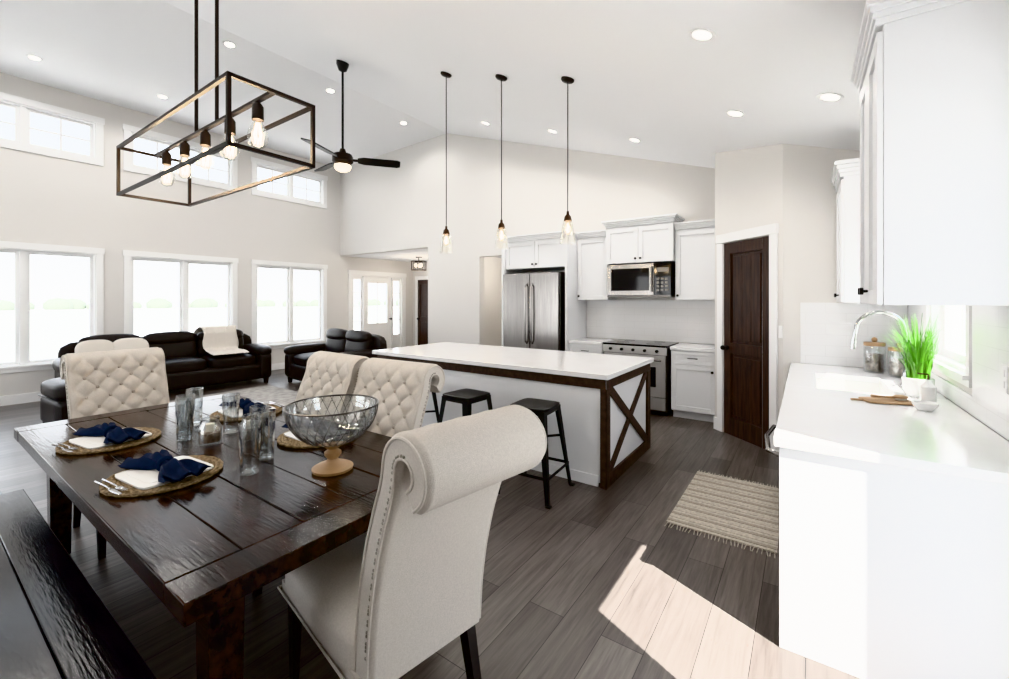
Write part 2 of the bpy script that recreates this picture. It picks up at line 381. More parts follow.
mb=MB(); mb.box(-4.065,-4.025,5.72,NB-.003,0,2.45,CAB); mb.box(-2.915,-2.875,5.72,NB-.003,0,2.45,CAB); mb.done('fridge_side_panels',bevel=.002)
upper('wall_cabinet',.495,.325,1.52,2.46,(-2.87,6.06,0),0,1,l=0,r=0)
upper('wall_cabinet',.93,.405,2.04,2.56,(-2.372,5.98,0),0,2,cr=.10)
upper('wall_cabinet',.54,.325,1.52,2.46,(-1.435,6.06,0),0,1,l=0,r=0)
upper('wall_cabinet',.66,.46,1.50,2.60,(.25,2.89,0),R(-90),2,cr=.10,o=.035)
upper('wall_cabinet',.60,.46,1.50,2.50,(.25,4.93,0),R(-90),2,cr=.12,l=0,o=.04)
def base(w,d,layout):
    mb=MB(); mb.box(0,w,0,d,.10,.88,CAB); mb.box(.01,w-.01,.06,d,0,.10,CAB)
    n=len(layout)
    for i,k in enumerate(layout):
        a=w*i/n;b=w*(i+1)/n
        if k=='dd':
            shaker(mb,a,b,.70,.87,s=.045,pull=((a+b)/2,.785,.12)); shaker(mb,a,b,.11,.70,knob=(b-.04 if i%2==0 else a+.04,.63))
    return mb
mb=base(.53,.58,['dd']); mb.box(-.01,.535,-.035,.58,.88,.92,QUARTZ); mb.done('base_cabinet',(-1.425,5.80,0),0,bevel=.002)
mb=base(.51,.58,['dd']); mb.box(0,.51,-.035,.58,.88,.92,QUARTZ); mb.done('base_cabinet',(-2.87,5.80,0),0,bevel=.002)
mb=MB(); mb.box(-2.87,-.885,NB-.012,NB-.001,.925,1.515,TILE_X); mb.done('backsplash_back',smooth=0)
# range
mb=MB()
mb.box(0,.87,.0,.60,.06,.90,STEELD); mb.box(.02,.85,.05,.59,0,.06,BLACKM)
mb.box(-.0,.87,-.02,.605,.90,.925,BGLASS)
mb.box(0,.87,-.035,0,.80,.90,STEELR); mb.box(.02,.85,-.03,0,.25,.79,STEELR); mb.box(.14,.73,-.034,-.028,.38,.64,BGLASS); mb.box(.02,.85,-.03,0,.08,.24,STEELR)
mb.cyl((.06,-.075,.735),(.81,-.075,.735),.012,STEEL,12)
for x in(.09,.78): mb.cyl((x,-.03,.735),(x,-.075,.735),.009,STEEL,8)
for i in range(5): mb.cyl((.12+.157*i,-.035,.85),(.12+.157*i,-.065,.85),.02,BLACKM,14)
for x,y,r_ in ((.22,.17,.09),(.65,.17,.10),(.22,.46,.075),(.65,.46,.075)):
    mb.tube([(x+r_*math.cos(t*math.pi/12),y+r_*math.sin(t*math.pi/12),.926) for t in range(24)],.0015,STEELD,4,closed=True)
mb.done('range',(-2.335,5.77,0),0,bevel=.003)
# microwave
mb=MB(); mb.box(0,.885,0,.41,0,.46,STEELD); mb.box(0,.66,-.03,0,.03,.46,STEEL); mb.box(.06,.60,-.034,-.028,.09,.40,BGLASS)
mb.box(.67,.885,-.03,0,.03,.46,BGLASS); mb.box(0,.885,-.02,0,0,.025,STEELD)
mb.cyl((.635,-.065,.07),(.635,-.065,.42),.011,STEEL,12)
for z in(.09,.4): mb.cyl((.635,-.03,z),(.635,-.065,z),.008,STEEL,8)
for i in range(4):
    for j in range(3): mb.box(.70+j*.055,.735+j*.055,-.032,-.03,.08+i*.05,.11+i*.05,STEELD)
mb.box(.70,.85,-.032,-.03,.34,.40,STEELD)
mb.done('microwave',(-2.35,5.97,1.56),0,bevel=.003)
# fridge
mb=MB(); W=1.0
mb.box(0,W,0,.70,.03,1.94,STEELD)
mb.box(.003,W/2-.003,-.06,0,.72,1.93,STEEL); mb.box(W/2+.003,W-.003,-.06,0,.72,1.93,STEEL); mb.box(.003,W-.003,-.06,0,.06,.71,STEEL)
for x in(W/2-.05,W/2+.05):
    mb.tube([(x,-.06,.85),(x,-.105,.90),(x,-.115,1.3),(x,-.105,1.72),(x,-.06,1.77)],.013,STEEL,10)
mb.tube([(.1,-.06,.64),(.15,-.11,.64),(.5,-.12,.64),(.85,-.11,.64),(.9,-.06,.64)],.013,STEEL,10)
mb.box(.02,.98,-.02,.02,.0,.05,BLACKM)
mb.done('refrigerator',(-3.97,5.685,0),0,bevel=.008)

# east run with sink + dishwasher
mb=MB(); mb.M=Matrix.Translation((-.075,4.945,0))@Matrix.Rotation(R(-90),4,'Z')
Lr=4.945-2.25; dp=.795; yb_=dp-.014
sx0,sx1,sy0,sy1=.58,1.32,.14,.54
mb.box(0,sx0-.02,0,yb_,.10,.88,CAB); mb.box(sx1+.02,Lr,0,yb_,.10,.88,CAB); mb.box(sx0-.02,sx1+.02,0,yb_,.10,.66,CAB)
mb.box(sx0-.02,sx1+.02,0,sy0-.02,.66,.88,CAB); mb.box(sx0-.02,sx1+.02,sy1+.02,yb_,.66,.88,CAB); mb.box(0,Lr,.06,yb_,0,.10,CAB)
for i,(a,b) in enumerate(((0,.45),(.45,.95),(.95,1.45),(1.45,2.0))):
    shaker(mb,a,b,.11,.87,knob=(b-.04 if i%2==0 else a+.04,.80))
mb.box(2.03,2.63,-.025,0,.11,.87,STEEL)
mb.tube([(2.08,-.02,.80),(2.10,-.07,.81),(2.33,-.09,.815),(2.56,-.07,.81),(2.58,-.02,.80)],.011,STEEL,10)
mb.box(Lr,Lr+.018,-.02,yb_,0,.88,CAB)
cx0,cx1,cy0,cy1=0,Lr+.035,-.040,yb_
for q in((cx0,sx0,cy0,cy1),(sx1,cx1,cy0,cy1),(sx0,sx1,cy0,sy0),(sx0,sx1,sy1,cy1)): mb.box(q[0],q[1],q[2],q[3],.881,.92,QUARTZ)
for q in((sx0-.012,sx0,sy0,sy1),(sx1,sx1+.012,sy0,sy1),(sx0-.012,sx1+.012,sy0-.012,sy0),(sx0-.012,sx1+.012,sy1,sy1+.012)): mb.box(q[0],q[1],q[2],q[3],.69,.878,PORC)
mb.box(sx0-.012,sx1+.012,sy0-.012,sy1+.012,.67,.69,PORC)
mb.cyl(((sx0+sx1)/2,.36,.69),((sx0+sx1)/2,.36,.694),.04,STEELD,20)
mb.done('kitchen_sink_counter',bevel=.002,merge=False)
mb=MB()
for y0,y1,z0,z1 in ((2.22,3.22,.922,1.495),(4.28,4.94,.922,1.495),(3.22,4.28,.922,1.02)): mb.box(EE-.012,EE-.001,y0,y1,z0,z1,TILE_Y)
mb.done('backsplash_east',smooth=0)
mb=MB(); mb.box(-.04,EE-.013,4.948,4.959,.922,1.495,TILE_X); mb.done('backsplash_return',smooth=0)
mb=MB(); mb.box(EE-.02,EE-.0125,2.72,2.80,1.12,1.24,TRIM); mb.box(EE-.022,EE-.02,2.745,2.775,1.14,1.17,TRIM); mb.box(EE-.022,EE-.02,2.745,2.775,1.19,1.22,TRIM); mb.done('wall_outlet')
# faucet
mb=MB()
mb.lathe([(.0,0),(.03,0),(.03,.012),(.018,.03),(.016,.10),(.0,.10)],(0,0,0),CHROME,20)
path=[(0,0,.1),(0,0,.38)]+[(-.135+.135*math.cos(R(t)),0,.38+.135*math.sin(R(t))) for t in range(15,181,15)]+[(-.273,0,.36),(-.279,0,.31)]
mb.tube(path,.0125,CHROME,14); mb.cyl((-.278,0,.32),(-.285,0,.24),.017,CHROME,14)
mb.tube([(0,-.015,.08),(0,-.06,.09),(.0,-.11,.12)],.008,CHROME,10)
mb.done('kitchen_faucet',(.57,4.05,.92),0)
# ---------------------------------------------------------------- island
mb=MB()
x0,x1,y0,y1=-4.12,-1.33,3.31,4.47
mb.box(x0,x1,y0,y1,.03,.87,CAB)
mb.box(x0-.06,x1+.05,y0-.06,y1+.04,.885,.925,QUARTZ)
mb.box(x0-.02,x1+.022,y0-.022,y1+.02,.80,.885,ISLW)
e=x1+.022
mb.box(x1,e,y0-.022,y0+.07,0,.80,ISLW); mb.box(x1,e,y1-.07,y1+.02,0,.80,ISLW); mb.box(x1,e,y0+.07,y1-.07,0,.10,ISLW); mb.box(x1-.03,e,y0-.022,y0,0,.80,ISLW)
ya,yb,za,zb=y0+.07,y1-.07,.10,.80
mb.bar((x1+.008,ya,za),(x1+.008,yb,zb),.016,.075,ISLW,up=(0,0,1)); mb.bar((x1+.012,ya,zb),(x1+.012,yb,za),.016,.075,ISLW,up=(0,0,1))
mb.box(x0,x1-.05,y0-.012,y0,0,.09,CAB)
mb.done('kitchen_island',bevel=.0025)

# ---------------------------------------------------------------- stools
def stool():
    mb=MB(); h=.69; s=.165
    mb.cush((0,0,h-.012),(2*s,2*s,.03),BLACKM,k=7,n=8)
    mb.box(-s+.01,s-.01,-s+.01,s-.01,h-.055,h-.02,BLACKM)
    b=.225
    for i in(-1,1):
        for j in(-1,1):
            a0=Vector((i*(s-.012),j*(s-.012),h-.03)); a1=Vector((i*b,j*b,.0))
            for ax in(0,1):
                w0,w1=.055,.028
                o0=Vector((-i*w0,0,0)) if ax==0 else Vector((0,-j*w0,0)); o1=Vector((-i*w1,0,0)) if ax==0 else Vector((0,-j*w1,0))
                t=Vector((0,-j*.004,0)) if ax==0 else Vector((-i*.004,0,0))
                P=[a0,a0+o0,a1+o1,a1]; vs=[tuple(p) for p in P]+[tuple(p+t) for p in P]
                mb.add(vs,[(0,1,2,3),(7,6,5,4),(0,4,5,1),(1,5,6,2),(2,6,7,3),(3,7,4,0)],BLACKM)
            mb.box(i*b-.018,i*b+.018,j*b-.018,j*b+.018,0,.012,BLACKM)
    f=.19; q=s-.012+(b-s+.012)*(1-(f/(h-.03)))
    for (p,r_) in(((-q,-q),(q,-q)),((q,-q),(q,q)),((q,q),(-q,q)),((-q,q),(-q,-q))): mb.bar((*p,f),(*r_,f),.006,.022,BLACKM)
    q2=s+.01
    mb.bar((-q2,-q2,.42),(q2,q2,.42),.004,.02,BLACKM); mb.bar((-q2,q2,.425),(q2,-q2,.425),.004,.02,BLACKM)
    return mb.mesh('stool')
ST=stool()
for x,y,r_ in((-1.78,2.97,4),(-2.48,2.95,-3),(-3.15,2.93,2)): place(ST,'counter_stool',(x,y,0),R(r_),.001)

# ---------------------------------------------------------------- dining chair
def chair():
    mb=MB(); w=.54
    col=[(-.205,.36),(-.214,.5),(-.236,.64),(-.270,.78),(-.315,.91),(-.360,1.01)]
    C=(-.424,1.050);rr=.066
    cl=[]
    for i in range(len(col)-1):
        for t in range(6):
            a=col[i];b=col[i+1]; cl.append((a[0]+(b[0]-a[0])*t/6,a[1]+(b[1]-a[1])*t/6))
    cl+= [(C[0]+rr*math.cos(R(t)),C[1]+rr*math.sin(R(t))) for t in range(-9,246,9)]
    for _ in range(5): cl=[cl[0]]+[tuple((cl[i-1][k]+2*cl[i][k]+cl[i+1][k])/4 for k in(0,1)) for i in range(1,len(cl)-1)]+[cl[-1]]
    cd=[]
    for i in range(len(cl)-1):
        for t in range(2): cd.append(tuple(cl[i][k]*(1-t/2)+cl[i+1][k]*t/2 for k in(0,1)))
    cd.append(cl[-1]); N=len(cd)
    S=[0]
    for i in range(1,N): S.append(S[-1]+math.dist(cd[i],cd[i-1]))
    nx=60; F=[];Bk=[]
    dx,ds=.125,.135; smax=.82
    def sm(t): t=max(0,min(1,t)); return t*t*(3-2*t)
    for i in range(N):
        a=cd[max(0,i-1)];b=cd[min(N-1,i+1)]; L=math.dist(a,b); t=((b[0]-a[0])/L,(b[1]-a[1])/L); n=(t[1],-t[0])
        u=S[i]/S[-1]; h=.047-.012*u
        fr=[];bk=[]
        for j in range(nx+1):
            x=-w/2+w*j/nx; wx=x*(1-.03*(1-u))
            edge=sm((w/2-abs(x))/.05)*sm((S[i]-.12)/.05)*sm((smax-S[i])/.12)
            p=(x/dx+(S[i]-.02)/ds); q=(x/dx-(S[i]-.02)/ds)
            puff=(abs(math.sin(math.pi*p))*abs(math.sin(math.pi*q)))**.42
            disp=edge*(.026*puff-.015)
            er=.012*(1-sm((w/2-abs(x))/.018))
            fr.append((wx,cd[i][0]+n[0]*(h+disp-er),cd[i][1]+n[1]*(h+disp-er)))
            bk.append((wx,cd[i][0]-n[0]*(h-er),cd[i][1]-n[1]*(h-er)))
        F.append(fr);Bk.append(bk)
    vs=[p for r_ in F for p in r_]+[p for r_ in Bk for p in r_]; M=nx+1; o=N*M; fs=[]
    for i in range(N-1):
        for j in range(nx):
            fs.append((i*M+j,i*M+j+1,(i+1)*M+j+1,(i+1)*M+j)); fs.append((o+i*M+j,o+(i+1)*M+j,o+(i+1)*M+j+1,o+i*M+j+1))
        for j in(0,nx): fs.append((i*M+j,(i+1)*M+j,o+(i+1)*M+j,o+i*M+j))
    for i in(0,N-1):
        for j in range(nx): fs.append((i*M+j,i*M+j+1,o+i*M+j+1,o+i*M+j))
    mb.add(vs,fs,LINEN)
    for pi in range(-8,16):
        for qi in range(-16,8):
            x=(pi+qi)/2*dx; s_=(pi-qi)/2*ds+.02
            if abs(x)<w/2-.045 and .17<s_<smax-.06:
                i=min(range(N),key=lambda k:abs(S[k]-s_)); a=cd[max(0,i-1)];b=cd[min(N-1,i+1)]; L=math.dist(a,b); n=((b[1]-a[1])/L,-(b[0]-a[0])/L)
                hh=.047-.012*S[i]/S[-1]-.011
                mb.ball((x,cd[i][0]+n[0]*hh,cd[i][1]+n[1]*hh),.011,BTN,n=10)
    for sg in(-1,1):
        j=0 if sg<0 else nx
        mb.tube([Bk[i][j] for i in range(0,N,2)],.005,LINEN,6)
        mb.tube([F[i][j] for i in range(0,N,2)],.005,LINEN,6)
        nxt=.1
        for i in range(N):
            if S[i]>nxt and S[i]<.82:
                nxt+=.017; p=Bk[i][j]; f=F[i][j]
                mb.ball((p[0]+sg*.001,p[1]+(f[1]-p[1])*.14,p[2]+(f[2]-p[2])*.14),.0048,NAIL,n=6)
    mb.cush((0,.095,.415),(.58,.62,.15),LINEN,k=6,n=14,puff=.18)
    mb.box(-.275,.275,-.2,.375,.335,.385,LINEN)
    mb.tube([(-.285,-.2,.35),(-.285,.39,.35),(.285,.39,.35),(.285,-.2,.35)],.006,LINEN,6)
    for sg in(-1,1):
        mb.tbar((sg*(.235),.33,.34),(sg*.235,.34,0),.048,.030,LEGW)
        mb.tbar((sg*.235,-.19,.36),(sg*.235,-.27,0),.048,.032,LEGW)
    return mb.mesh('dining_chair',smooth=50,merge=True)
CH=chair()
place(CH,'dining_chair',(-1.275,1.06,0),R(80),scale=(.84,1.12,1.02))
place(CH,'dining_chair',(-2.09,1.44,0),R(180+3),scale=(1.06,1,.985))
place(CH,'dining_chair',(-2.77,1.44,0),R(180-2),scale=(1.06,1,.985))
place(CH,'dining_chair',(-3.74,.95,0),R(-90))

# ---------------------------------------------------------------- table
mb=MB()
tx0,tx1,ty0,ty1=-3.85,-1.27,.42,1.60
n=6; pw=(ty1-ty0-.0)/n
for i in range(n):
    z=.76-(.0015 if i%2 else 0); mb.box(tx0+.14,tx1-.14,ty0+pw*i+.001,ty0+pw*(i+1)-.001,.70,z,TABLEW)
for a,b in((tx0,tx0+.137),(tx1-.137,tx1)): mb.box(a,b,ty0,ty1,.70,.76,TABLEW)
mb.box(tx0+.16,tx1-.16,ty0+.12,ty1-.12,.62,.70,TABLEW)
for x in(tx0+.20,tx1-.20):
    for y in(ty0+.16,ty1-.16): mb.tbar((x,y,.62),(x,y,0),.10,.085,TABLEW)
mb.done('dining_table',bevel=.004)
mb=MB()
bx0,bx1,by0,by1=-3.60,-1.37,-.02,.43
for i in range(3): mb.box(bx0,bx1,by0+.15*i+.001,by0+.15*(i+1)-.001,.415,.46,BENCHW)
mb.box(bx0+.1,bx1-.1,by0+.05,by1-.05,.34,.415,BENCHW)
for x in(bx0+.15,bx1-.15):
    for y in(by0+.06,by1-.06): mb.tbar((x,y,.38),(x,y,0),.07,.06,BENCHW)
    mb.box(x-.025,x+.025,by0+.06,by1-.06,.08,.14,BENCHW)
mb.done('dining_bench',bevel=.004)

# place settings
def setting():
    mb=MB()
    for k in range(12):
        r_=.02+.0165*k; mb.tube([(r_*math.cos(t*math.pi/24),r_*math.sin(t*math.pi/24),.0095) for t in range(48)],[.0092 if t%2 else .0070 for t in range(48)],JUTE,6,closed=True)
    mb.cush((0,0,.022),(.29,.27,.012),PORC,k=9,n=10)
    mb.cush((0,0,.0275),(.23,.21,.006),PORC,k=9,n=8)
    nx,ny=48,16
    for lay in(0,1):
        vs=[];fs=[]
        for i in range(nx+1):
            t=-1+2*i/nx; a=abs(t); wd=.016+.078*min(1,a*1.25)**.8*(1-.12*lay)
            for j in range(ny+1):
                q=-1+2*j/ny
                z=.040+.012*lay+.016*math.sin(q*7.5+lay*1.3+t*2)*min(1,a*2)*(1-.3*a)+.030*math.exp(-(a-.35)**2/.06)*(1-q*q)
                vs.append((t*.205*(1+.10*math.cos(q*5+lay)*a*.5),q*wd+.01*t*lay,max(.033,z)))
        M=ny+1
        for i in range(nx):
            for j in range(ny): fs.append((i*M+j,(i+1)*M+j,(i+1)*M+j+1,i*M+j+1))
        mb.add(vs,fs,NAVY)
    mb.tube([(0,.026*math.cos(t*math.pi/8),.054+.024*math.sin(t*math.pi/8)) for t in range(16)],.010,NAVY,8,closed=True)
    for y,kind in((-.172,0),(-.195,1)):
        mb.tube([(-.11,y,.026),(0,y,.028),(.03,y,.026)],[.0045,.003,.003],CHROME,8)
        if kind: mb.cush((.07,y,.0255),(.10,.018,.003),CHROME,k=3,n=5)
        else:
            mb.cush((.045,y,.026),(.04,.022,.004),CHROME,k=3,n=5)
            for q in(-.008,-.0027,.0027,.008): mb.tube([(.055,y+q,.026),(.10,y+q,.028)],.0014,CHROME,5)
    return mb.mesh('place_setting',smooth=50)
PS=setting(); tz=.7605
for x,y,r_ in((-3.05,.68,8),(-2.26,.68,6),(-2.22,1.37,182),(-3.06,1.37,178)): place(PS,'place_setting',(x,y,tz),R(r_))
def tumbler(h,r0,r1,name):
    mb=MB(); t=.0025
    prof=[(0,0),(r0,0),(r0+.002,.01)]
    for i in range(1,9):
        z=.01+(h-.01)*i/8; prof.append((r0+(r1-r0)*i/8+(.0018 if i%2 else 0),z))
    prof+= [(r1-t,h)]+[(r0+(r1-r0)*i/8-t,.012+(h-.012)*i/8) for i in range(7,-1,-1)]+[(0,.014)]
    mb.lathe(prof,(0,0,0),GLASSW,28); return mb.mesh(name,smooth=60)
TB=tumbler(.22,.035,.044,'tumbler')
for x,y in((-2.88,.96),(-2.00,.905),(-2.28,1.08),(-3.04,1.06),(-2.77,.92),(-2.12,1.03),(-2.70,1.12)): place(TB,'drinking_glass',(x,y,tz))
mb=MB()
mb.lathe([(0,0),(.045,0),(.048,.01),(.048,.075),(.038,.095),(.040,.11),(.037,.11),(.035,.095),(.045,.073),(.045,.012),(0,.01)],(0,0,0),GLASSW,24)
mb.lathe([(0,.012),(.043,.012),(.043,.05),(0,.055)],(0,0,0),SHELLM,20); mb.cyl((0,0,.05),(0,0,.085),.018,WAX,14)
JR=mb.mesh('candle_jar',50)
for x,y in((-2.58,.97),(-2.46,1.12)): place(JR,'candle_jar',(x,y,tz),scale=(1.1,1.1,1.25))
mb=MB()
mb.lathe([(0,0),(.085,0),(.088,.012),(.07,.022),(.03,.035),(.022,.05),(.036,.068),(.036,.08),(.02,.092),(.035,.105),(.05,.115),(0,.118)],(0,0,0),LIGHTWOOD,28)
prof=[]
for i in range(13):
    t=i/12; prof.append((.03+.165*math.sin(t*math.pi/2)**.9,.118+.17*(1-math.cos(t*math.pi/2))**.9))
full=[(0,.118)]+prof
mb.lathe(full+[(p[0]-.004,p[1]+.001) for p in reversed(prof)]+[(0,.123)],(0,0,0),GLASSW,40)
for i in range(28):
    for sg in(-1,1):
        mb.tube([(p[0]*1.006*math.cos(2*math.pi*i/28+sg*k*.05),p[0]*1.006*math.sin(2*math.pi*i/28+sg*k*.05),p[1]) for k,p in enumerate(prof)],.0014,STEELD,4)
mb.tube([(.196*math.cos(t*math.pi/20),.196*math.sin(t*math.pi/20),.29) for t in range(40)],.004,STEELD,6,closed=True)
mb.done('pedestal_bowl',(-1.74,1.14,tz),0,smooth=50,merge=False)

# ---------------------------------------------------------------- chandelier
mb=MB()
cx0,cx1,cy0,cy1,cz0,cz1=-3.25,-1.84,.755,1.105,2.13,2.40; tk=.015
for y in(cy0,cy1):
    for z in(cz0,cz1): mb.bar((cx0,y,z),(cx1,y,z),tk,tk,BRONZE)
for x in(cx0,cx1):
    for z in(cz0,cz1): mb.bar((x,cy0,z),(x,cy1,z),tk,tk,BRONZE)
    for y in(cy0,cy1): mb.bar((x,y,cz0-tk/2),(x,y,cz1+tk/2),tk,tk,BRONZE)
ym=(cy0+cy1)/2
mb.bar((cx0,ym,cz1),(cx1,ym,cz1),.02,.014,BRONZE)
zt=ceil(-2.52)
for x in(-2.645,-2.395): mb.cyl((x,ym,cz1),(x,ym,ceil(x)-.01),.0085,BRONZE,10)
mb.M=Matrix.Translation((-2.52,ym,zt))@Matrix.Rotation(math.atan(.32),4,'Y')
mb.box(-.2,.2,-.05,.05,-.028,0,BRONZE); mb.M=Matrix()
bx=[-1.98,-2.25,-2.53,-2.80,-3.07]
for x in bx:
    mb.cyl((x,ym,cz1+.0),(x,ym,cz1-.03),.008,BRONZE,10); mb.lathe([(0,.0),(.013,0),(.023,-.015),(.024,-.075),(.0,-.075)],(x,ym,cz1-.012),BRONZE,18)
    mb.lathe([(.013,0),(.018,-.015),(.036,-.05),(.042,-.08),(.037,-.108),(.022,-.126),(0,-.133)],(x,ym,cz1-.082),BULBG,20)
    for s_ in range(6):
        a=s_*math.pi/3
        mb.tube([(x+.006*math.cos(a),ym+.006*math.sin(a),cz1-.10),(x+.015*math.cos(a),ym+.015*math.sin(a),cz1-.15),(x+.012*math.cos(a+.7),ym+.012*math.sin(a+.7),cz1-.19)],.0026,FIL,5)
ch=mb.done('linear_chandelier',smooth=45,merge=False)
for i,x in enumerate(bx): lamp('POINT','bulb_light_%d'%i,(x,ym,cz1-.15),4,parent=ch,col=(1,.80,.58),size=.03)

for i,(x,y) in enumerate(((-1.79,3.57),(-2.53,3.56),(-3.25,3.52))):
    mb=MB(); zc=ceil(x)
    mb.M=Matrix.Translation((x,y,zc))@Matrix.Rotation(math.atan(.32),4,'Y'); mb.lathe([(0,0),(.062,0),(.062,-.014),(.05,-.026),(0,-.03)],(0,0,0),BRONZE,24); mb.M=Matrix()
    mb.cyl((x,y,zc-.02),(x,y,2.34),.005,BRONZE,8)
    mb.lathe([(0,.095),(.012,.09),(.014,.06),(.030,.045),(.034,.02),(.040,.0),(.0,0)],(x,y,2.245),COPPER,22)
    mb.lathe([(.036,.0),(.046,-.02),(.058,-.08),(.066,-.15),(.075,-.205),(.0725,-.205),(.0635,-.15),(.0555,-.08),(.0435,-.02),(.034,-.002)],(x,y,2.245),BULBG,28)
    mb.lathe([(.014,0),(.016,-.02),(.029,-.06),(.031,-.08),(.022,-.105),(0,-.115)],(x,y,2.235),BULBG,16)
    mb.tube([(x,y,2.22),(x+.004,y,2.19),(x-.004,y,2.16),(x+.003,y,2.14)],.010,FIL,6)
    p=mb.done('pendant_light',smooth=45,merge=False)
    lamp('POINT','bulb_light',(x,y,2.17),5,parent=p,col=(1,.84,.64),size=.03)

# ceiling fan
fx,fy=-4.75,3.25; zc=ceil(fx); zm=3.28
mb=MB()
mb.lathe([(0,.03),(.075,.03),(.075,-.02),(.05,-.09),(.018,-.11),(0,-.11)],(fx,fy,zc-.01),BLACKM,24)
mb.cyl((fx,fy,zc-.1),(fx,fy,zm+.12),.014,BLACKM,12)
mb.lathe([(0,.14),(.03,.13),(.045,.08),(.11,.06),(.125,.03),(.125,-.03),(.10,-.05),(0,-.05)],(fx,fy,zm),BRONZE,28)
mb.lathe([(.0,-.05),(.098,-.05),(.098,-.075),(.0,-.075)],(fx,fy,zm),COPPER,28)
mb.lathe([(.095,-.075),(.10,-.09),(.085,-.125),(.05,-.145),(0,-.15)],(fx,fy,zm),FILB,28)
for k in range(3):
    a=R(52+120*k)
    mb.M=Matrix.Translation((fx,fy,zm))@Matrix.Rotation(a,4,'Z')@Matrix.Rotation(R(-16),4,'X')
    mb.bar((.11,0,0),(.2,0,0),.04,.012,BLACKM)
    pts=[(.18,-.045),(.25,-.070),(.66,-.075),(.70,-.055),(.70,.055),(.66,.075),(.25,.070),(.18,.045)]
    mb.prism(pts,2,-.007,.007,BLACKM)
mb.M=Matrix()
fan=mb.done('ceiling_fan',smooth=35,merge=False); lamp('POINT','fan_light',(fx,fy,zm-.26),8,parent=fan,col=(1,.88,.72),size=.08)
mb=MB(); lx,ly=-8.05,7.7
mb.lathe([(0,0),(.09,0),(.09,-.02),(0,-.025)],(lx,ly,2.62),BRONZE,20); mb.cyl((lx,ly,2.6),(lx,ly,2.5),.012,BRONZE,8)
for z in(2.50,2.28): mb.tube([(lx+.19*math.cos(t*math.pi/14),ly+.19*math.sin(t*math.pi/14),z) for t in range(28)],.009,BRONZE,6,closed=True)
for t in range(10): a=t*math.pi/5; mb.cyl((lx+.19*math.cos(a),ly+.19*math.sin(a),2.5),(lx+.19*math.cos(a),ly+.19*math.sin(a),2.28),.006,BRONZE,6)
mb.bar((lx-.19,ly,2.5),(lx+.19,ly,2.5),.012,.012,BRONZE); mb.bar((lx,ly-.19,2.5),(lx,ly+.19,2.5),.012,.012,BRONZE)
for t in range(3): a=t*2.1; mb.ball((lx+.08*math.cos(a),ly+.08*math.sin(a),2.40),.035,FILB,n=12,sz=1.3)
fl=mb.done('foyer_light',smooth=45,merge=False); lamp('POINT','foyer_bulb',(lx,ly,2.2),26,parent=fl,col=(1,.88,.74),size=.1)
mb=MB(); mb.lathe([(0,0),(.14,0),(.15,-.03),(.12,-.07),(0,-.085)],(-4.95,7.3,2.499),FILB,24); hl=mb.done('hall_fill_light'); lamp('POINT','hall_fill_lamp',(-4.95,7.3,2.3),18,parent=hl,col=(1,.94,.86),size=.1)  # unseen glowing dome and lamp, added to brighten the hall opening

cans=[(-.52,2.85),(-.5,4.2),(.14,3.75),(-1.77,5.4),(-2.95,5.4),(-4.11,5.35),(-6.2,5.54),(-6.2,4.02),(-6.16,2.54),(-8.5,2.52),(-8.56,1.12),(-8.4,5.0),(-1.3,.2),(-3.4,.0),(-5.2,-.6),(-8.0,-1.2),(-2.0,-1.4),(-6.2,1.0)]
for i,(x,y) in enumerate(cans):
    z=ceil(x); tilt=math.atan(.32) if x>RIDGE else -math.atan(.022)
    mb=MB()
    mb.lathe([(.052,0),(.080,0),(.078,-.006),(.055,-.004)],(0,0,0),TRIM,28); mb.lathe([(0,-.001),(.054,-.001),(.054,-.0035),(0,-.0035)],(0,0,0),LED,24)
    ob=mb.done('recessed_light',(x,y,z-.0005)); ob.rotation_euler=(0,tilt,0)
    lamp('SPOT','downlight',(0,0,-.02),22 if i in(0,1,2,12,16) else 46,parent=ob,col=(1,.965,.92),size=.05,spot_size=R(160),spot_blend=.6)

# ---------------------------------------------------------------- sofas
def sofa(L,nc,name,loc,rz,D=1.0):
    mb=MB(); aw=.24; hl=L/2
    mb.cush((0,0,.23),(L-.04,D-.06,.30),LEATHER,k=10,n=10)
    cw=(L-2*aw)/nc
    for i in range(nc):
        x=-hl+aw+cw*(i+.5)
        mb.cush((x,-.10,.44),(cw-.008,D-.28,.20),LEATHER,k=5,n=12,puff=.25)
        mb.cush((x,D/2-.22,.70),(cw-.01,.24,.46),LEATHER,k=4,n=12,rot=(R(-12),'X'))
        mb.cush((x,D/2-.24,.87),(cw-.02,.22,.22),LEATHER,k=3,n=12,rot=(R(-12),'X'))
    mb.cush((0,D/2-.08,.50),(L-.1,.18,.82),LEATHER,k=7,n=12)
    for sg in(-1,1):
        x=sg*(hl-aw/2)
        mb.cush((x,-.02,.33),(aw-.02,D-.08,.50),LEATHER,k=7,n=12)
        mb.cush((x,-.03,.585),(aw+.05,D-.04,.20),LEATHER,k=3,n=14)
        for y in(-D/2+.1,D/2-.12): mb.tbar((sg*(hl-.1),y,.10),(sg*(hl-.1),y,0),.07,.05,LEGW)
    return mb.done(name,loc,rz,smooth=50)
s1=sofa(2.75,3,'leather_sofa',(-8.62,2.72,0),R(90-4))
sofa(1.95,2,'leather_loveseat',(-6.9,4.55,0),R(-6))
mb=MB(); mb.cush((0,0,.26),(.78,.82,.34),LEATHER,k=9,n=10); mb.cush((0,0,.50),(.80,.84,.20),LEATHER,k=5,n=14,puff=.15)
mb.tube([(-.36,-.40,.41),(.36,-.40,.41)],.008,LEATHER,6)
for i in(-1,1):
    for j in(-1,1): mb.tbar((i*.32,j*.34,.12),(i*.32,j*.34,0),.07,.05,LEGW)
mb.done('leather_ottoman',(-7.0,1.42,0),R(4),smooth=50)
